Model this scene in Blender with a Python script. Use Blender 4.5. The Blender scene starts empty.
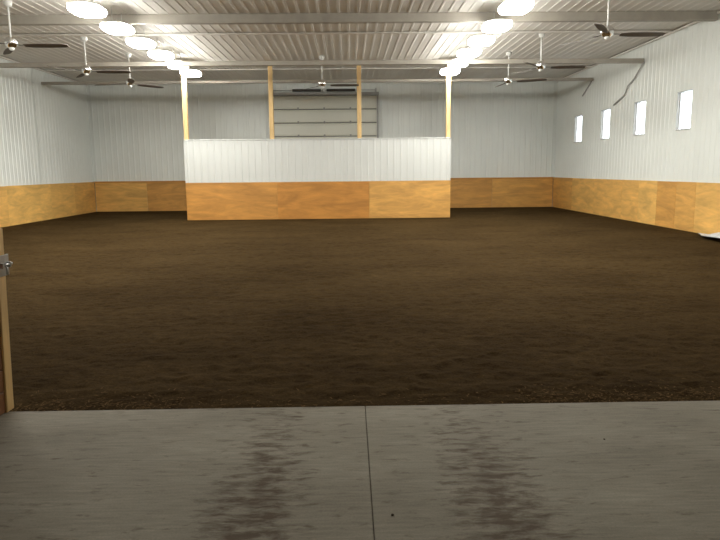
import bpy, math, random
import numpy as np
from mathutils import Matrix, Vector
random.seed(7); RNG = np.random.default_rng(7)
SC = bpy.context.scene
COL = SC.collection

# ------------------------------------------------------------------ camera
H, PITCH, YAW, ROLL, F_PX = 1.6, .1553, .016, -.0099, 640.
def camera():
    cy, sy, cp, sp = math.cos(YAW), math.sin(YAW), math.cos(PITCH), math.sin(PITCH)
    F = Vector((sy*cp, cy*cp, -sp)); R = Vector((cy, -sy, 0)); U = R.cross(F)
    cr, sr = math.cos(ROLL), math.sin(ROLL)
    R2 = R*cr + U*sr; U2 = U*cr - R*sr
    cd = bpy.data.cameras.new('camera'); co = bpy.data.objects.new('camera', cd); COL.objects.link(co)
    m = Matrix((R2, U2, -F)).transposed().to_4x4(); m.translation = (0, 0, H)
    co.matrix_world = m
    cd.sensor_fit = 'HORIZONTAL'; cd.sensor_width = 36; cd.lens = F_PX/720*36; cd.clip_end = 300; cd.clip_start = .05
    SC.camera = co
camera()

# ------------------------------------------------------------------ daylight, exposure
w = bpy.data.worlds.new('overcast_sky'); SC.world = w; w.use_nodes = True
bg = w.node_tree.nodes['Background']; bg.inputs[0].default_value = (.86, .93, 1, 1); bg.inputs[1].default_value = 5.0
vs = SC.view_settings
vs.view_transform = 'Standard'; vs.look = 'None'; vs.gamma = 1; vs.use_curve_mapping = False; vs.exposure = 0.36
LAMP_COLOR = (1.0, .985, .915, 1); LAMP_STRENGTH = 48.0

# ------------------------------------------------------------------ dimensions (metres)
XL, XR, YB, ZC, ZK = -10.37, 8.44, 26.49, 5.06, 1.22
YF = -5.0                      # end wall behind the viewer
YP, XPL, XPR, ZPT = 21.33, -5.37, 3.37, 2.62
YC = 4.19                      # edge of the concrete
WIN = [(16.4 + 2.51*k - .36, 16.4 + 2.51*k + .36) for k in range(4)]; WZ0, WZ1 = 2.52, 3.48

# ------------------------------------------------------------------ materials
def newmat(name):
    m = bpy.data.materials.new(name); m.use_nodes = True
    nt = m.node_tree; b = nt.nodes['Principled BSDF']
    return m, nt, b
def N(nt, t, **kw):
    n = nt.nodes.new(t)
    for k, v in kw.items():
        if hasattr(n, k): setattr(n, k, v)
    return n
def ramp(nt, fac, stops):
    r = nt.nodes.new('ShaderNodeValToRGB'); e = r.color_ramp.elements
    while len(e) < len(stops): e.new(.5)
    for s, (p, c) in zip(e, stops): s.position = p; s.color = (*c, 1) if len(c) == 3 else c
    nt.links.new(fac, r.inputs[0]); return r.outputs[0]
def mixc(nt, fac, a, b, mode='MIX'):
    n = nt.nodes.new('ShaderNodeMix'); n.data_type = 'RGBA'; n.blend_type = mode
    for s, v in ((n.inputs[0], fac), (n.inputs[6], a), (n.inputs[7], b)):
        if isinstance(v, bpy.types.NodeSocket): nt.links.new(v, s)
        else: s.default_value = v if not isinstance(v, tuple) or len(v) == 4 else (*v, 1)
    return n.outputs[2]
def math_(nt, op, a, b=0., clamp=False):
    n = nt.nodes.new('ShaderNodeMath'); n.operation = op; n.use_clamp = clamp
    for s, v in zip(n.inputs, (a, b)):
        if isinstance(v, bpy.types.NodeSocket): nt.links.new(v, s)
        else: s.default_value = v
    return n.outputs[0]
def coords(nt, scale=(1, 1, 1), world=True):
    mp = nt.nodes.new('ShaderNodeMapping'); mp.inputs['Scale'].default_value = scale
    if world:
        g = nt.nodes.new('ShaderNodeNewGeometry'); nt.links.new(g.outputs['Position'], mp.inputs[0])
    else:
        g = nt.nodes.new('ShaderNodeTexCoord'); nt.links.new(g.outputs['Object'], mp.inputs[0])
    return mp.outputs[0]
def noise(nt, vec, scale, detail=4, rough=.55, dist=0.):
    n = nt.nodes.new('ShaderNodeTexNoise'); n.inputs['Scale'].default_value = scale
    n.inputs['Detail'].default_value = detail; n.inputs['Roughness'].default_value = rough
    n.inputs['Distortion'].default_value = dist
    nt.links.new(vec, n.inputs['Vector']); return n.outputs[0]
def bump(nt, b, h, strength, dist=.01):
    n = nt.nodes.new('ShaderNodeBump'); n.inputs['Strength'].default_value = strength; n.inputs['Distance'].default_value = dist
    nt.links.new(h, n.inputs['Height']); nt.links.new(n.outputs[0], b.inputs['Normal'])
def plain(name, c, rough=.5, metal=0., var=.06, scale=6.):
    m, nt, b = newmat(name)
    n = noise(nt, coords(nt), scale)
    lo = tuple(max(0, x*(1-var)) for x in c); hi = tuple(x*(1+var) for x in c)
    nt.links.new(ramp(nt, n, [(.3, lo), (.7, hi)]), b.inputs['Base Color'])
    b.inputs['Roughness'].default_value = rough; b.inputs['Metallic'].default_value = metal
    return m
M = {}
M['wall_steel'] = plain('painted_wall_steel', (.785, .815, .785), .42, 0, .03, .6)
M['ceiling_steel'] = plain('painted_ceiling_steel', (.74, .71, .66), .55, 0, .05, .5)
M['partition_steel'] = plain('painted_partition_steel', (.66, .675, .655), .42, 0, .03, .8)
M['outer'] = plain('outer_wall_board', (.35, .33, .3), .8)
M['trim'] = plain('grey_steel_trim', (.36, .36, .34), .45, .2)
M['beam'] = plain('taupe_painted_beam', (.38, .35, .30), .6, 0, .1, 3)
M['door_steel'] = plain('cream_door_steel', (.70, .70, .62), .4, 0, .03, 1)
M['galv'] = plain('galvanised_steel', (.55, .56, .56), .35, .85, .1, 20)
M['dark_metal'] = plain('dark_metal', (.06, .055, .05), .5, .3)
M['white_metal'] = plain('white_enamel', (.78, .78, .75), .3)
M['chrome'] = plain('bright_chrome', (.8, .8, .8), .15, 1)
M['blade'] = plain('brown_fan_blade', (.10, .082, .065), .55, 0, .1, 4)
M['blade_pale'] = plain('pale_fan_blade', (.62, .60, .55), .35, 0, .05, 4)
M['vinyl'] = plain('white_vinyl_frame', (.8, .8, .8), .4)
M['tarp'] = plain('pale_tarp', (.55, .56, .56), .45, 0, .25, 14)
M['tarp_shade'] = plain('tarp_underside_shade', (.03, .03, .03), .6, 0, .2, 14)  # shadow under the raised tarp, put into a near-black underside colour
M['clod'] = plain('dark_dirt_clod', (.05, .035, .02), .95, 0, .3, 60)

def wood(name, a, b_, grain, streak):
    m, nt, b = newmat(name)
    at = nt.nodes.new('ShaderNodeAttribute'); at.attribute_type = 'OBJECT'; at.attribute_name = 'tint'
    oi = nt.nodes.new('ShaderNodeObjectInfo')
    mp = nt.nodes.new('ShaderNodeMapping'); mp.inputs['Scale'].default_value = grain
    tc = nt.nodes.new('ShaderNodeTexCoord'); nt.links.new(tc.outputs['Object'], mp.inputs[0])
    cb = nt.nodes.new('ShaderNodeCombineXYZ')
    for i in range(3): nt.links.new(math_(nt, 'MULTIPLY', oi.outputs['Random'], 37.+11*i), cb.inputs[i])
    nt.links.new(cb.outputs[0], mp.inputs['Location'])
    n1 = noise(nt, mp.outputs[0], 1.0, 5, .6, 1.2)
    n2 = noise(nt, mp.outputs[0], 4.0, 4, .6, .4)
    base = mixc(nt, at.outputs['Fac'], a, b_)
    s = ramp(nt, n1, [(.32, (streak,)*3), (.5, (.92,)*3), (.68, (1.12, 1.13, 1.1))])
    s2 = ramp(nt, n2, [(.3, (.9,)*3), (.7, (1.06,)*3)])
    c = mixc(nt, 1., mixc(nt, 1., base, s, 'MULTIPLY'), s2, 'MULTIPLY')
    nt.links.new(c, b.inputs['Base Color']); b.inputs['Roughness'].default_value = .55
    bump(nt, b, n2, .15, .004)
    return m
M['plywood'] = wood('plywood', (.57, .255, .052), (.84, .50, .145), (.7, .7, 3.2), .74)
M['post'] = wood('pine_post', (.62, .40, .16), (.74, .52, .25), (6, 6, .7), .85)
M['half_wall'] = wood('shaded_board', (.16, .065, .02), (.24, .10, .035), (.8, .8, 4), .7)  # plywood boards in shade, the shade put into their dark brown

def mat_concrete():
    m, nt, b = newmat('broomed_concrete')
    v = coords(nt)
    n1 = noise(nt, coords(nt, (.5, 1.2, 1)), 1.6, 6, .6)
    n2 = noise(nt, coords(nt, (2.2, 22, 1)), 2.2, 4, .6)
    n3 = noise(nt, v, 90, 3, .7)
    c = ramp(nt, n1, [(.3, (.24, .215, .166)), (.7, (.345, .316, .252))])
    c = mixc(nt, .5, c, ramp(nt, n2, [(.3, (.62,)*3), (.7, (1.2,)*3)]), 'MULTIPLY')
    c = mixc(nt, .35, c, ramp(nt, n3, [(.3, (.6,)*3), (.7, (1.2,)*3)]), 'MULTIPLY')
    # dirt trodden in along two tracks leading off the arena
    g = nt.nodes.new('ShaderNodeNewGeometry'); sp = nt.nodes.new('ShaderNodeSeparateXYZ'); nt.links.new(g.outputs['Position'], sp.inputs[0])
    tracks = None
    for cx, wd in ((-.48, .34), (.72, .38)):
        d = math_(nt, 'DIVIDE', math_(nt, 'ABSOLUTE', math_(nt, 'SUBTRACT', sp.outputs[0], cx)), wd)
        t = math_(nt, 'SUBTRACT', 1., d, True)
        tracks = t if tracks is None else math_(nt, 'ADD', tracks, t, True)
    near = nt.nodes.new('ShaderNodeMapRange'); nt.links.new(sp.outputs[1], near.inputs[0])
    near.inputs[1].default_value = 4.1; near.inputs[2].default_value = 3.0; near.inputs[3].default_value = .35; near.inputs[4].default_value = 1
    tracks = math_(nt, 'MULTIPLY', tracks, near.outputs[0])
    nd = noise(nt, coords(nt, (2.6, 7.5, 1)), 2.6, 6, .66, .3)
    soft = math_(nt, 'MULTIPLY', math_(nt, 'SUBTRACT', math_(nt, 'ADD', nd, math_(nt, 'MULTIPLY', tracks, .25)), .57), 4.8, True)
    soft = math_(nt, 'MULTIPLY', soft, .76)
    c = mixc(nt, soft, c, (.060, .030, .009))
    # a few stray scuffs elsewhere
    ns = noise(nt, coords(nt, (3., 12., 1)), 2.1, 3, .5)
    sc = math_(nt, 'MULTIPLY', math_(nt, 'SUBTRACT', ns, .68), 5, True)
    c = mixc(nt, math_(nt, 'MULTIPLY', sc, .45), c, (.09, .07, .045))
    nt.links.new(c, b.inputs['Base Color']); b.inputs['Roughness'].default_value = .8; b.inputs['Specular IOR Level'].default_value = .2
    bump(nt, b, n2, .25, .004)
    return m
M['concrete'] = mat_concrete()

def mat_dirt():
    m, nt, b = newmat('arena_dirt')
    n1 = noise(nt, coords(nt, (.6, 1.1, 1)), .75, 7, .68, .5)
    n2 = noise(nt, coords(nt, (1.2, 3.5, 1)), 5., 6, .7)
    n3 = noise(nt, coords(nt), 55., 3, .75)
    c = ramp(nt, n1, [(.3, (.040, .0245, .0095)), (.7, (.072, .0465, .019))])
    c = mixc(nt, .75, c, ramp(nt, n2, [(.28, (.45, .42, .4)), (.72, (1.35, 1.35, 1.35))]), 'MULTIPLY')
    c = mixc(nt, .7, c, ramp(nt, n3, [(.3, (.45, .42, .4)), (.72, (1.5, 1.48, 1.4))]), 'MULTIPLY')
    nt.links.new(c, b.inputs['Base Color']); b.inputs['Roughness'].default_value = .95
    b.inputs['Specular IOR Level'].default_value = 0.02
    bump(nt, b, n3, .6, .02)
    return m
M['dirt'] = mat_dirt()
M['shavings'] = plain('wood_shavings', (.115, .072, .034), 1.0, 0, .5, 40); M['shavings'].node_tree.nodes['Principled BSDF'].inputs['Specular IOR Level'].default_value = 0

def mat_glass():
    m, nt, b = newmat('window_glass')
    o = nt.nodes['Material Output']; nt.nodes.remove(b)
    t = nt.nodes.new('ShaderNodeBsdfTransparent'); g = nt.nodes.new('ShaderNodeBsdfGlossy'); g.inputs['Roughness'].default_value = .03
    n = noise(nt, coords(nt), 3.); t.inputs[0].default_value = (.95, .97, .97, 1)
    mx = nt.nodes.new('ShaderNodeMixShader'); nt.links.new(math_(nt, 'MULTIPLY', n, .12), mx.inputs[0])
    nt.links.new(t.outputs[0], mx.inputs[1]); nt.links.new(g.outputs[0], mx.inputs[2]); nt.links.new(mx.outputs[0], o.inputs[0])
    return m
M['glass'] = mat_glass()
def mat_lamp():
    m, nt, b = newmat('lit_diffuser')
    b.inputs['Base Color'].default_value = (.8, .8, .8, 1)
    n = noise(nt, coords(nt), 4., 2)
    nt.links.new(ramp(nt, n, [(.2, tuple(x*.97 for x in LAMP_COLOR[:3])), (.8, LAMP_COLOR)]), b.inputs['Emission Color'])
    b.inputs['Emission Strength'].default_value = LAMP_STRENGTH
    return m
M['lamp'] = mat_lamp()

# ------------------------------------------------------------------ mesh helpers
class MB:
    def __init__(s): s.v = []; s.f = []; s.smooth = False
    def quad(s, *p):
        n = len(s.v); s.v += [tuple(x) for x in p]; s.f.append(tuple(range(n, n+len(p)))); return s
    def box(s, x0, x1, y0, y1, z0, z1):
        n = len(s.v)
        s.v += [(x, y, z) for z in (z0, z1) for y in (y0, y1) for x in (x0, x1)]
        s.f += [tuple(n+i for i in q) for q in ((0, 2, 3, 1), (4, 5, 7, 6), (0, 1, 5, 4), (2, 6, 7, 3), (0, 4, 6, 2), (1, 3, 7, 5))]
        return s
    def bbox(s, x0, x1, y0, y1, z0, z1, b=.006):
        """a box with chamfered edges"""
        c = ((x0, x1), (y0, y1), (z0, z1)); n = len(s.v); idx = {}
        for sx in (0, 1):
            for sy in (0, 1):
                for sz in (0, 1):
                    for a in range(3):
                        p = [c[k][(sx, sy, sz)[k]] + (0 if k == a else (b if (sx, sy, sz)[k] == 0 else -b)) for k in range(3)]
                        idx[sx, sy, sz, a] = len(s.v); s.v.append(tuple(p))
        for a in range(3):
            u, w_ = [k for k in range(3) if k != a]
            for sd in (0, 1):
                q = []
                for pu, pw in ((0, 0), (1, 0), (1, 1), (0, 1)):
                    k = [0]*3; k[a] = sd; k[u] = pu; k[w_] = pw; q.append(idx[(*k, a)])
                s.f.append(tuple(q))
            for pu in (0, 1):
                for pw in (0, 1):
                    k0 = [0]*3; k0[u] = pu; k0[w_] = pw; k1 = list(k0); k1[a] = 1
                    s.f.append((idx[(*k0, u)], idx[(*k0, w_)], idx[(*k1, w_)], idx[(*k1, u)]))
        for sx in (0, 1):
            for sy in (0, 1):
                for sz in (0, 1): s.f.append(tuple(idx[sx, sy, sz, a] for a in range(3)))
        return s
    def lathe(s, prof, n=20, c=(0, 0, 0)):
        b = len(s.v)
        for r, z in prof:
            for k in range(n):
                a = 2*math.pi*k/n; s.v.append((c[0]+r*math.cos(a), c[1]+r*math.sin(a), c[2]+z))
        for i in range(len(prof)-1):
            for k in range(n):
                k2 = (k+1) % n
                s.f.append((b+i*n+k, b+i*n+k2, b+(i+1)*n+k2, b+(i+1)*n+k))
        s.f.append(tuple(b+k for k in range(n))[::-1]); s.f.append(tuple(b+(len(prof)-1)*n+k for k in range(n)))
        s.smooth = True; return s
    def tube(s, pts, r, n=8):
        b = len(s.v); pts = [Vector(p) for p in pts]
        for i, p in enumerate(pts):
            d = (pts[min(i+1, len(pts)-1)]-pts[max(i-1, 0)]).normalized()
            u = d.orthogonal().normalized(); w_ = d.cross(u)
            if abs(d.z) < .9: u = Vector((0, 0, 1)).cross(d).normalized(); w_ = d.cross(u)
            else: u = Vector((1, 0, 0)); w_ = d.cross(u).normalized()
            for k in range(n):
                a = 2*math.pi*k/n; s.v.append(tuple(p+u*(r*math.cos(a))+w_*(r*math.sin(a))))
        for i in range(len(pts)-1):
            for k in range(n):
                k2 = (k+1) % n; s.f.append((b+i*n+k, b+i*n+k2, b+(i+1)*n+k2, b+(i+1)*n+k))
        s.f.append(tuple(b+k for k in range(n))[::-1]); s.f.append(tuple(b+(len(pts)-1)*n+k for k in range(n)))
        s.smooth = True; return s
    def mesh(s, name, mat):
        me = bpy.data.meshes.new(name); me.from_pydata(s.v, [], s.f); me.materials.append(M[mat])
        if s.smooth: me.polygons.foreach_set('use_smooth', [len(p.vertices) == 4 for p in me.polygons])
        me.update()
        import bmesh
        bm = bmesh.new(); bm.from_mesh(me); bmesh.ops.recalc_face_normals(bm, faces=bm.faces); bm.to_mesh(me); bm.free()
        return me
    def build(s, name, mat, parent=None, loc=(0, 0, 0)):
        return put(name, s.mesh(name, mat), parent, loc)
def put(name, me, parent=None, loc=(0, 0, 0), rz=0):
    o = bpy.data.objects.new(name, me); COL.objects.link(o); o.location = loc; o.rotation_euler.z = rz
    if parent: o.parent = parent
    return o
def thing(name, loc=(0, 0, 0), rz=0):
    return put(name, None, None, loc, rz)
def tag(o, label=None, cat=None, group=None, kind=None):
    for k, v in (('label', label), ('category', cat), ('group', group), ('kind', kind)):
        if v: o[k] = v
    return o
def copy_tree(o, parent=None):
    c = o.copy(); COL.objects.link(c); c.parent = parent
    for ch in [x for x in bpy.data.objects if x.parent == o]: copy_tree(ch, c)
    return c

# ------------------------------------------------------------------ profiled steel sheets
def rib_profile(wd, ribs=4, h=.011):
    p = wd/ribs; pts = []
    for k in range(ribs):
        x = k*p
        pts += [(x, 0), (x+p*.5-.034, 0), (x+p*.5-.016, h), (x+p*.5+.016, h), (x+p*.5+.034, 0)]
    pts.append((wd, 0))
    return [q for i, q in enumerate(pts) if i == 0 or q[0] > pts[i-1][0]+1e-6]
def height_at(prof, u):
    for (a, ha), (b, hb) in zip(prof, prof[1:]):
        if a-1e-9 <= u <= b+1e-9: return ha+(hb-ha)*(u-a)/(b-a)
    return 0
def sheet_mesh(name, wd, z0, z1, mat, mapf, cut=None):
    """mapf(u, h, z) -> point; cut = (u0, u1, za, zb) leaves an opening; the sheet has its own thickness"""
    prof = rib_profile(wd)
    zs = [z0, z1]
    if cut:
        us = [max(0, cut[0]), min(wd, cut[1])]
        for u in us:
            if all(abs(u-p[0]) > 1e-6 for p in prof): prof = sorted(prof+[(u, height_at(prof, u))])
        zs = [z0, cut[2], cut[3], z1]
    m = MB()
    for off in (0, -.004):
        for (u0, h0), (u1, h1) in zip(prof, prof[1:]):
            for za, zb in zip(zs, zs[1:]):
                um, zm = (u0+u1)/2, (za+zb)/2
                if cut and cut[0] < um < cut[1] and cut[2] < zm < cut[3]: continue
                m.quad(mapf(u0, h0+off, za), mapf(u1, h1+off, za), mapf(u1, h1+off, zb), mapf(u0, h0+off, zb))
    for (u0, h0), (u1, h1) in zip(prof, prof[1:]):      # bottom and top edges
        for z in (z0, z1): m.quad(mapf(u0, h0, z), mapf(u1, h1, z), mapf(u1, h1-.004, z), mapf(u0, h0-.004, z))
    me = m.mesh(name, mat)
    return me

GAP = .003
# ------------------------------------------------------------------ floor: concrete slabs
fl = tag(thing('floor'), 'grey broomed concrete slab floor stained by tracked dirt', kind='structure')
for x0, x1 in ((XL, -3.58), (-3.57, .0905), (.0945, 3.75), (3.76, XR)):
    MB().bbox(x0, x1, YF, YC, -.12, 0, .003).build('slab', 'concrete', fl)
MB().box(XL, XR, YF, YC+.3, -.2, -.125).build('sub_base', 'outer', fl)
for x in (-3.575, .0925, 3.755): MB().box(x-.002, x+.002, YF, YC-.001, -.12, -.006).build('joint_filler', 'clod', fl)

# ------------------------------------------------------------------ arena dirt
def vnoise(X, Y, sx, sy, seed):
    r = np.random.default_rng(seed); g = r.random((257, 257))
    a = X/sx; b = Y/sy; i = np.floor(a).astype(int); j = np.floor(b).astype(int); fa = a-i; fb = b-j
    fa = fa*fa*(3-2*fa); fb = fb*fb*(3-2*fb)
    G = lambda p, q: g[p % 257, q % 257]
    return (G(i, j)*(1-fa)+G(i+1, j)*fa)*(1-fb)+(G(i, j+1)*(1-fa)+G(i+1, j+1)*fa)*fb - .5
def dirt_height(X, Y):
    h = .014*vnoise(X, Y, 1.7, 1.1, 1)+.007*vnoise(X, Y, .37, .33, 2)+.020*vnoise(X, Y, .115, .10, 3)+.016*vnoise(X, Y, .052, .048, 4)
    h += .002*np.sin((Y+.25*vnoise(X, Y, 2.5, 2.5, 5))*2*math.pi/.30)*(.4+1.2*(vnoise(X, Y, 3., 1.2, 6)+.5))
    edge = np.clip((Y-YC)/.35, 0, 1)
    return -.012+h*(.35+.65*edge)-.018*(1-edge)
def dirt():
    ys = [YC-.015]; 
    while ys[-1] < YB: ys.append(min(YB, ys[-1]+.018+.0062*(ys[-1]-YC)))
    ys = np.array(ys); xs = np.linspace(XL, XR, 860)
    X, Y = np.meshgrid(xs, ys); Z = dirt_height(X, Y)
    fall = np.minimum(np.minimum(X-XL, XR-X), YB-Y)
    Z = np.where(fall < .25, Z*np.clip(fall/.25, 0, 1)*.8+(.012)*(1-np.clip(fall/.25, 0, 1)), Z)
    ny, nx = X.shape; v = np.stack([X, Y, Z], -1).reshape(-1, 3)
    q = np.arange((ny-1)*nx).reshape(ny-1, nx)[:, :-1].ravel()
    f = np.stack([q, q+1, q+nx+1, q+nx], -1)
    me = bpy.data.meshes.new('dirt'); me.from_pydata(v.tolist(), [], f.tolist()); me.materials.append(M['dirt'])
    me.polygons.foreach_set('use_smooth', [True]*len(f)); me.update()
    return tag(put('ground_dirt', me), 'dark brown harrowed dirt footing covering the riding arena', kind='structure')
dirt()

# ------------------------------------------------------------------ walls
def tinted(o, t): o['tint'] = float(t); return o
NS = 35; SW = (YB-YF)/NS                                   # sheets along the side walls
def side_wall(side):
    s = 1 if side == 'right' else -1
    x = XR if s > 0 else XL
    m = MB()
    if s > 0:                                              # wall body with window openings
        ys = [YF-.2]+[v for wv in WIN for v in wv]+[YB+.2]
        m.box(x+.03, x+.2, YF-.2, YB+.2, -.2, WZ0); m.box(x+.03, x+.2, YF-.2, YB+.2, WZ1, ZC+.1)
        for a, b in zip(ys[0::2], ys[1::2]): m.box(x+.03, x+.2, a, b, WZ0, WZ1)
    else: m.box(x-.2, x-.03, YF-.2, YB+.2, -.2, ZC+.1)
    wl = tag(m.build('wall_'+side, 'outer'), 'long side wall of pale ribbed steel above plywood kickboards' + (', pierced by small windows' if s > 0 else ', without windows'), kind='structure')
    mp = lambda u, h, z: (-s*h, u, z)
    me = sheet_mesh('steel_sheet', SW-GAP, ZK-.03, ZC, 'wall_steel', mp)
    for k in range(NS):
        y0 = YF+k*SW; cuts = [(a-y0, b-y0) for a, b in WIN if s > 0 and a < y0+SW and b > y0]
        mk = sheet_mesh('steel_sheet', SW-GAP, ZK-.03, ZC, 'wall_steel', mp, (cuts[0][0], cuts[0][1], WZ0, WZ1)) if cuts else me
        put('steel_sheet', mk, wl, (x+s*.024, y0, 0))
    return wl
wall_l, wall_r = side_wall('left'), side_wall('right')
MB().bbox(XL+.001, XL+.012, 22.0, 22.035, ZK, ZC-.06, .003).build('joint_trim', 'wall_steel', wall_l)

def kickboards(parent, bounds, along, fixed, facing, tints, z1=ZK, name='plywood_board'):
    """boards between consecutive bounds; along 'x' or 'y'; facing = sign of the outward normal"""
    for i, (a, b) in enumerate(zip(bounds, bounds[1:])):
        a, b = min(a, b), max(a, b); wd = b-a-.006; dz = random.uniform(-.006, .006); t = .018
        m = MB(); pr = random.uniform(0, .004)
        if along == 'y':
            x0, x1 = sorted((fixed, fixed+facing*(t+pr))); m.bbox(x0, x1, -wd/2, wd/2, 0, z1+dz, .004); loc = (0, (a+b)/2, 0)
        else:
            y0, y1 = sorted((fixed, fixed+facing*(t+pr))); m.bbox(-wd/2, wd/2, y0, y1, 0, z1+dz, .004); loc = ((a+b)/2, 0, 0)
        tinted(m.build(name, 'plywood', parent, loc), tints[i] if i < len(tints) else random.random())
lb = [YB-.03, 24.53, 22.57, 19.69, 17.25, 14.8, 12.35, 9.9, 7.45, 5.0, 2.55, .1, -2.4, YF]
kickboards(wall_l, lb, 'y', XL+.001, 1, [.6, .85, 1.15, .85, .9, .7, .9, .7])
rb = [YB-.03, 24.2, 22.0, 19.75, 18.6, 17.48, 16.45, 15.5, 13.1, 10.65, 8.2, 5.75, 3.3, .9, -1.5, YF]
kickboards(wall_r, rb, 'y', XR-.001, -1, [.42, .78, .72, .75, .95, .38, .55, .85, .7])

def end_wall(name, y, s, label):
    """s = +1: far wall facing the viewer (-Y)"""
    m = MB(); m.box(XL-.2, XR+.2, *sorted((y+s*.03, y+s*.2)), -.2, ZC+.1)
    wl = tag(m.build(name, 'outer'), label, kind='structure')
    n = 21; wd = (XR-XL)/n
    me = sheet_mesh('steel_sheet', wd-GAP, ZK-.03, ZC, 'wall_steel', lambda u, h, z: (u, -s*h, z))
    for k in range(n): put('steel_sheet', me, wl, (XL+k*wd, y+s*.024, 0))
    return wl
wall_b = end_wall('wall_back', YB, 1, 'far end wall of ribbed grey-white steel over orange plywood kickboards')
kickboards(wall_b, [XL+.03, -8.25, -6.1, -3.7, -1.2, 1.2, 3.5, 5.9, XR-.03], 'x', YB-.001, -1, [.75, .25, .2, .2, .2, .15, .28, .42])
for a, b in ((XL+.03, -6.1), (-6.1, -1.2), (-1.2, 3.5), (3.5, XR-.03)):
    tinted(MB().bbox(a+.003, b-.003, YB-.045, YB-.024, ZK-.05, ZK+.012, .004).build('top_rail', 'plywood', wall_b), .05)
wall_f = end_wall('wall_front', YF, -1, 'end wall behind the viewpoint')
kickboards(wall_f, [XL+.03, -7.5, -5, -2.5, 0, 2.5, 5, XR-.03], 'x', YF+.001, 1, [])

# ------------------------------------------------------------------ ceiling
ce = tag(MB().box(XL-.2, XR+.2, YF-.2, YB+.2, ZC+.03, ZC+.15).build('ceiling', 'outer'), 'ribbed grey-white steel ceiling', kind='structure')
LAPS = [YF, 4.5, 10.8, 17.1, 22.9, YB]
cw = (XR-XL)/21
for r, (a, b) in enumerate(zip(LAPS, LAPS[1:])):
    me = sheet_mesh('ceiling_sheet', cw-GAP, a+.004, b-.004, 'ceiling_steel', lambda u, h, z: (u, z, -h))
    for k in range(21): put('ceiling_sheet', me, ce, (XL+k*cw, 0, ZC+.024))
    if r: MB().bbox(XL, XR, a-.07, a+.07, ZC-.03, ZC+.003, .004).build('lap_trim', 'ceiling_steel', ce)
for x, wallname in ((XL, wall_l), (XR, wall_r)):
    s = 1 if x < 0 else -1
    MB().bbox(*sorted((x+s*.002, x+s*.05)), YF+.01, YB-.01, ZC-.05, ZC-.002, .004).build('corner_trim', 'ceiling_steel', wallname)
for wl_, x in ((wall_l, XL), (wall_r, XR)):
    s = 1 if x < 0 else -1
    MB().bbox(*sorted((x-s*.025, x+s*.03)), YB-.032, YB-.002, ZK+.015, ZC-.065, .004).build('corner_post_trim', 'wall_steel', wl_)
MB().bbox(XL+.06, XR-.06, YB-.05, YB-.002, ZC-.06, ZC-.002, .004).build('corner_trim', 'wall_steel', wall_b)

# ------------------------------------------------------------------ cross beams
BEAMS = ((15.15, 4.88, ZC+.02-4.88, 'deep taupe cross beam fixed tight against the ceiling'), (18.8, 4.53, .12, 'taupe cross beam hung below the ceiling, middle of three'), (22.6, 4.55, .09, 'slender taupe cross beam below the ceiling, nearest the overhead door'))
for y, z, h, lab in BEAMS:
    b = tag(thing('beam', (0, y, z)), lab, kind='structure')
    MB().bbox(XL+.012, XR-.012, -.075, .075, 0, h, .008).build('chord', 'beam', b)

# ------------------------------------------------------------------ partition in front of the overhead door
pt = tag(thing('wall_partition'), 'freestanding half-height partition, white ribbed steel over orange plywood boards', kind='structure')
kickboards(pt, [XPL, -2.37, .67, XPR], 'x', YP+.02, -1, [.12, 0.0, .50])
n = 10; wd = (XPR-XPL)/n
me = sheet_mesh('steel_sheet', wd-GAP, ZK+.01, ZPT-.03, 'partition_steel', lambda u, h, z: (u, -h, z))
for k in range(n): put('steel_sheet', me, pt, (XPL+k*wd, YP+.02, 0))
MB().bbox(XPL, XPR, YP-.008, YP+.11, ZPT-.03, ZPT, .005).build('cap', 'partition_steel', pt)
for z in (.08, ZK-.04, ZPT-.125):
    tinted(MB().bbox(XPL, XPR, YP+.028, YP+.066, z, z+.09, .004).build('girt', 'post', pt), .4)
for x in (-2.37, .67): tinted(MB().bbox(x-.019, x+.019, YP+.022, YP+.028, .01, ZK, .002).build('batten', 'post', pt), .1)
POSTS = ((-5.30, 'pale pine post at the end of the partition nearer the windowless wall'), (-2.50, 'pale pine post behind the partition, in front of the door edge toward the windowless wall'),
         (.37, 'pale pine post behind the partition, in front of the door edge toward the windows'), (3.29, 'pale pine post at the end of the partition nearer the windows'))
for x, lab in POSTS:
    p = tinted(MB().bbox(-.07, .07, -.07, .07, 0, ZC-.004-.012, .008).build('timber_post', 'post', None, (x, YP+.07+.112, .012)), .7)
    tag(p, lab, 'post', 'posts of the partition')

# ------------------------------------------------------------------ overhead door on the far wall
d = tag(thing('door_1', (-.95, YB-.05, 0)), 'cream sectional overhead door partly hidden behind the partition', kind='structure')
DW = 4.2; HS = [.47, .47, .47, .5, .5, .526, .533, .533, .533]; NSEC = len(HS)
for k in range(NSEC):
    SH = HS[k]; z = .014+sum(HS[:k]); m = MB(); x0, x1 = -DW/2, DW/2
    prof = [(0, .012), (-.03, .02), (-.042, .06), (-.03, .085), (-.03, SH-.085), (-.042, SH-.06), (-.03, SH-.02), (0, SH-.012)]
    for (ya, za), (yb, zb) in zip(prof, prof[1:]): m.quad((x0, ya, za), (x1, ya, za), (x1, yb, zb), (x0, yb, zb))
    m.quad(*[(x0, y, zz) for y, zz in prof]); m.quad(*[(x1, y, zz) for y, zz in prof][::-1])
    m.quad((x0, 0, .012), (x0, 0, SH-.012), (x1, 0, SH-.012), (x1, 0, .012))
    sec = m.build('section', 'door_steel', d, (0, -.005, z))
    if k: 
        for hx in (-1.05, 0, 1.05): MB().bbox(hx-.035, hx+.035, -.062, -.034, -.03, .075, .005).build('hinge', 'trim', sec)
TOP = .014+sum(HS)
MB().box(-DW/2, DW/2, -.004, -.001, .02, TOP).build('seam_shade', 'dark_metal', d)  # dark sheet behind the sections, putting shade into the seams
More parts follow.
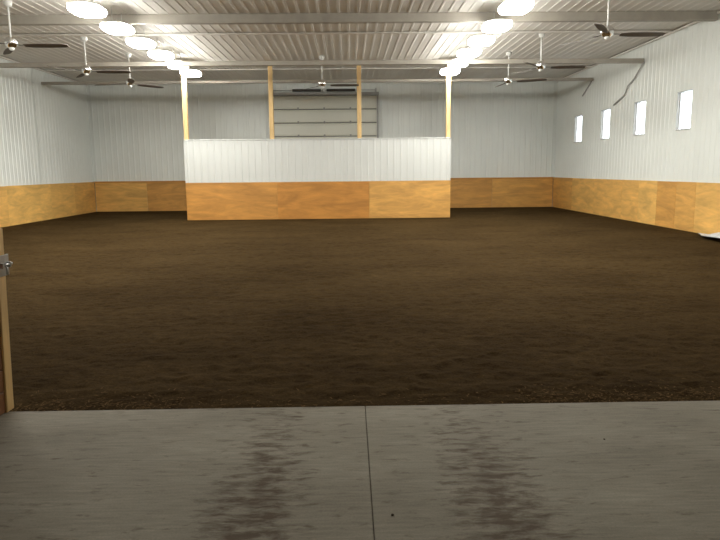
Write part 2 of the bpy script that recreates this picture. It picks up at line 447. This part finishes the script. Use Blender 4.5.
for s in (-1, 1):
    MB().bbox(s*(DW/2+.05)-.035, s*(DW/2+.05)+.035, -.09, -.005, .02, TOP+.12, .006).build('track', 'trim', d)
MB().bbox(-DW/2-.1, DW/2+.1, -.05, 0, TOP+.005, TOP+.13, .005).build('header', 'trim', d)
MB().tube([(-DW/2, -.11, TOP+.2), (DW/2, -.11, TOP+.2)], .016).build('torsion_shaft', 'galv', d)
for s in (-1, 1):
    m = MB(); m.tube([(s*.12, -.11, TOP+.2), (s*1.25, -.11, TOP+.2)], .05, 12); m.build('spring', 'dark_metal', d)
    MB().lathe([(.03, -.03), (.09, -.03), (.075, 0), (.09, .03), (.03, .03)], 14).build('drum', 'galv', d, (s*(DW/2-.03), -.11, TOP+.2)).rotation_euler.y = math.pi/2
MB().bbox(-.05, .05, -.13, -.005, TOP+.13, TOP+.28, .006).build('centre_bracket', 'galv', d)

# ------------------------------------------------------------------ windows
for i, (a, b) in enumerate(WIN):
    w_ = tag(thing('window_%d' % (i+1), (XR, (a+b)/2, WZ0)), 'small tall window bright with daylight, ' + ('nearest the far end wall', 'second from the far end wall', 'third from the far end wall', 'fourth from the far end wall')[3-i], kind='structure')
    hw = (b-a)/2-.003; hh = WZ1-WZ0-.003
    m = MB()
    for y0, y1, z0, z1 in ((-hw, hw, .003, .025), (-hw, hw, hh-.022, hh), (-hw, -hw+.022, .025, hh-.022), (hw-.022, hw, .025, hh-.022)):
        MB().bbox(.09, .15, y0, y1, z0, z1, .005).build('frame_rail', 'vinyl', w_)
    MB().box(.118, .124, -hw+.022, hw-.022, .025, hh-.022).build('pane', 'glass', w_)
    MB().bbox(-.012, .09, -hw, hw, .003, .02, .004).build('sill', 'vinyl', w_)
    MB().bbox(-.002, .09, -hw, hw, hh-.016, hh, .003).build('head_trim', 'trim', w_)

# ------------------------------------------------------------------ ceiling lights
def make_light():
    r = thing('ceiling_light')
    m = MB()                                            # pan-shaped cover closing the top of the lens
    for q, z in ((.99, .022), (1.02, .03), (.97, .045), (.55, .06), (.5, .10), (.02, .10)):
        for k in range(28):
            t = 2*math.pi*k/28; cx, sy = math.cos(t), math.sin(t)
            m.v.append((.30*q*math.copysign(abs(cx)**.6, cx), .40*q*math.copysign(abs(sy)**.6, sy), z))
    for i in range(5):
        for k in range(28): m.f.append((i*28+k, i*28+(k+1) % 28, (i+1)*28+(k+1) % 28, (i+1)*28+k))
    m.f.append(tuple(range(28))); m.f.append(tuple(range(140, 168))); m.build('housing', 'white_metal', r)
    m = MB(); n_, prof = 28, [(.985, .03), (1., 0), (1., -.03), (.96, -.06), (.86, -.082), (.68, -.096), (.4, -.104), (.02, -.106)]
    for q, z in prof:                                   # deep drop lens with rounded corners
        for k in range(n_):
            t = 2*math.pi*k/n_; cx, sy = math.cos(t), math.sin(t)
            m.v.append((.30*q*math.copysign(abs(cx)**.6, cx), .40*q*math.copysign(abs(sy)**.6, sy), z))
    for i in range(len(prof)-1):
        for k in range(n_): m.f.append((i*n_+k, i*n_+(k+1) % n_, (i+1)*n_+(k+1) % n_, (i+1)*n_+k))
    m.f.append(tuple(range((len(prof)-1)*n_, len(prof)*n_))); m.smooth = True
    m.build('diffuser', 'lamp', r)
    for y in (-.3, .3): MB().tube([(0, y, .10), (0, y, ZC-4.70-.001+.02)], .006, 6).build('hanger_wire', 'galv', r)
    return r
lp = make_light(); first = True
ORD = ('first', 'second', 'third', 'fourth', 'fifth', 'sixth', 'seventh', 'eighth', 'ninth')
for x, row, lab in ((-4.99, 'lights of the row over the windowless side', 'glowing ceiling light, %s from the far wall in the row away from the windows'), (3.29, 'lights of the row nearer the windows', 'glowing ceiling light, %s from the far wall in the row nearer the windows')):
    for k in range(-2, 7):  # nearest two of each row are out of view, added to light the foreground
        o = lp if first else copy_tree(lp); first = False
        o.location = (x+.01*random.uniform(-1, 1), 11.39+1.63*k, 4.70); tag(o, lab % ORD[6-k], 'ceiling light', row)

# ------------------------------------------------------------------ ceiling fans
def make_fan(blade='blade'):
    """origin at the ceiling fixing"""
    r = thing('ceiling_fan')
    MB().lathe([(.03, -.10), (.07, -.08), (.085, -.02), (.085, .02)], 18).build('canopy', 'white_metal', r)
    MB().tube([(0, 0, -.08), (0, 0, -.70)], .018, 10).build('downrod', 'white_metal', r)
    mo = MB().lathe([(.03, -.68), (.075, -.70), (.115, -.74), (.125, -.80), (.115, -.86), (.07, -.90), (.03, -.91)], 24).build('motor', 'chrome', r)
    MB().lathe([(.05, -.905), (.055, -.93), (.03, -.955), (.005, -.96)], 16).build('bottom_cap', 'white_metal', mo)
    for k in range(3):
        a = 2*math.pi*k/3
        bl = MB()
        sec = [(.26, .055), (.45, .085), (.75, .092), (1.05, .08), (1.14, .05)]
        L = [(x, wd, -.004-.24*wd) for x, wd in sec]; R_ = [(x, -wd, -.004+.24*wd) for x, wd in sec]
        for i in range(len(sec)-1):
            for t in (0, .010):
                bl.quad(*[(p[0], p[1], p[2]+t) for p in (L[i], L[i+1], R_[i+1], R_[i])])
            for e in (L, R_): bl.quad(e[i], e[i+1], (*e[i+1][:2], e[i+1][2]+.01), (*e[i][:2], e[i][2]+.01))
        for i in (0, -1): bl.quad(L[i], R_[i], (*R_[i][:2], R_[i][2]+.01), (*L[i][:2], L[i][2]+.01))
        b_ = bl.build('blade', blade, r, (0, 0, -.86)); b_.rotation_euler.z = a
        MB().bbox(.13, .34, -.022, .022, .008, .016, .003).build('blade_arm', 'dark_metal', b_)
    return r
fan_d = make_fan()
FANS = ((-6.93, 13.9, 2, 'W'), (-6.84, 17.5, 2, 'W'), (-6.5, 19.9, 50, 'W'), (-.79, 20.55, 2, 'D'), (5.08, 17.35, -6, 'E'), (5.17, 13.2, 0, 'E'), (4.9, 20.1, 95, 'E'))
FAN_LABELS = ('dark three-bladed ceiling fan on the windowless side, third from the far wall', 'dark three-bladed ceiling fan on the windowless side, second from the far wall', 'dark three-bladed ceiling fan on the windowless side, closest to the far wall',
    'dark three-bladed ceiling fan hanging in front of the overhead door', 'dark three-bladed ceiling fan on the window side, second from the far wall',
    'dark three-bladed ceiling fan on the window side, third from the far wall', 'dark three-bladed ceiling fan on the window side, closest to the far wall')
GRP = {'W': 'fans along the windowless side', 'E': 'fans along the window side', 'D': None}
for i, (x, y, a, g) in enumerate(FANS):
    o = fan_d if i == 0 else copy_tree(fan_d)
    o.location = (x, y, ZC-.019+.024-.002); o.rotation_euler.z = math.radians(a); tag(o, FAN_LABELS[i], 'ceiling fan')
    if 'group' in o: del o['group']
    if GRP[g]: o['group'] = GRP[g]

# ------------------------------------------------------------------ low boarded half wall beside the concrete
hx = -2.335
hwl = tag(thing('half_wall', (hx, YC+.07, 0)), 'low brown boarded half wall with pale end post and steel latch beside concrete', 'half wall')
hwl.rotation_euler.y = math.radians(1.8)               # it leans a little over the concrete
for k in range(8):
    z0 = .006+k*.15
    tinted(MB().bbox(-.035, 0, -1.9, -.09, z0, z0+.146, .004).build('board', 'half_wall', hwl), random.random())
tinted(MB().bbox(-.045, .012, -.098, -.008, .002, 1.245, .005).build('end_post', 'post', hwl), .35)
tinted(MB().bbox(-.06, .02, -1.9, -.10, 1.212, 1.25, .005).build('cap_rail', 'post', hwl), .3)
la = MB().bbox(.013, .022, -.10, .02, .93, 1.07, .003).build('latch', 'galv', hwl)
MB().tube([(.034, -.085, 1.005), (.034, .03, 1.005)], .009, 8).build('bolt', 'galv', la)
MB().tube([(.034, -.06, 1.005), (.05, -.06, .99), (.05, -.06, .945)], .007, 8).build('bolt_handle', 'galv', la)
for y in (-.09, .0): MB().bbox(.02, .046, y-.008, y+.008, .985, 1.022, .003).build('keeper', 'galv', la)

# ------------------------------------------------------------------ pale tarp lying by the window-side kickboard
def tarp():
    nx, ny = 15, 30; top = []; 
    for j in range(ny):
        t = j/(ny-1); y = 15.0-1.7*t
        row = []
        for i in range(nx):
            s = i/(nx-1); wdt = .10+.42*min(1, t*1.8)
            x = 8.36-wdt*(1-s)*1.0
            z = .012+(.012+.20*t**1.3)*math.sin(math.pi*(.15+.7*s))*(.75+.25*math.sin(9*t+4*s))+.018*math.sin(17*s+7*t)*math.sin(11*t)*t
            if i == 0: z = .03+.05*t
            row.append((x, y, max(.014, z)))
        top.append(row)
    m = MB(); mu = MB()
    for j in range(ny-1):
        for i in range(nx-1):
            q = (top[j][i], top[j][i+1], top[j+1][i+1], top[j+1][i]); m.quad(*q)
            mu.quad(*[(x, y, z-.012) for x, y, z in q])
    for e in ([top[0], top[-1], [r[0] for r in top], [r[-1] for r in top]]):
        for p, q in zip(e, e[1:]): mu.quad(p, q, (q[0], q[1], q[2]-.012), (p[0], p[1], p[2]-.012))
    r = tag(thing('tarp', (0, 0, 0)), 'crumpled pale tarp lying on the dirt against the plywood kickboard', 'tarp')
    m.smooth = True
    m.build('face', 'tarp', r, (0, 0, .02)); mu.build('underside', 'tarp_shade', r, (0, 0, .02))
    return r
tarp()

# ------------------------------------------------------------------ thin raised grey stripes running down the window wall from the beam ends
M['stripe'] = plain('grey_stripe', (.40, .40, .38), .6)
for pts, lab in ((((18.73, 4.55), (19.27, 4.18), (19.72, 4.01), (19.91, 3.77), (20.70, 3.55)), 'grey cable kinked down the window wall from the middle beam end'), (((22.60, 4.60), (23.04, 4.36), (23.50, 4.14)), 'short grey cable down the window wall from the slender beam end')):
    tag(MB().tube([(XR-.022, y, z) for y, z in pts], .02, 8).build('stripe', 'stripe'), lab, 'stripe')

# ------------------------------------------------------------------ clods on the concrete, loose shavings along its edge
import bmesh
def clod(x, y, r, lab, seed):
    bm = bmesh.new(); bmesh.ops.create_icosphere(bm, subdivisions=2, radius=r); rr = random.Random(seed)
    for v in bm.verts: v.co *= rr.uniform(.8, 1.2); v.co.z = max(v.co.z*.6, -.45*r)
    me = bpy.data.meshes.new('clod'); bm.to_mesh(me); bm.free(); me.materials.append(M['clod'])
    tag(put('dirt_clod', me, None, (x, y, .45*r)), lab, 'dirt clod')
clod(.185, 2.78, .007, 'small dark dirt clod on the concrete beside the slab joint', 1)
clod(1.50, 3.58, .006, 'small dark dirt clod alone on the concrete near the dirt edge', 2)
def shavings():
    nq = 2200; m_v = []; m_f = []
    for k in range(nq):
        x = random.uniform(-2.35, 3.2); y = YC+abs(random.gauss(0, .16))-.012
        dens = .5+.5*math.sin(x*1.7+.8)
        if -1.2 < x < 1.2 and random.random() < .85: continue
        l, wd = random.uniform(.006, .02), random.uniform(.002, .006); a = random.uniform(0, math.pi); t = random.uniform(-.4, .4)
        z = float(dirt_height(np.array([x]), np.array([y]))[0]) + random.uniform(.004, .016)
        c, s = math.cos(a), math.sin(a); n0 = len(m_v)
        for u, v in ((-l, -wd), (l, -wd), (l, wd), (-l, wd)):
            m_v.append((x+u*c-v*s, y+u*s+v*c, z+u*t*.4+abs(v)*.3))
        m_f.append((n0, n0+1, n0+2, n0+3))
    me = bpy.data.meshes.new('shavings'); me.from_pydata(m_v, [], m_f); me.materials.append(M['shavings']); me.update()
    tag(put('wood_shavings', me), 'loose tan wood shavings strewn along the concrete edge', 'wood shavings', kind='stuff')
shavings()
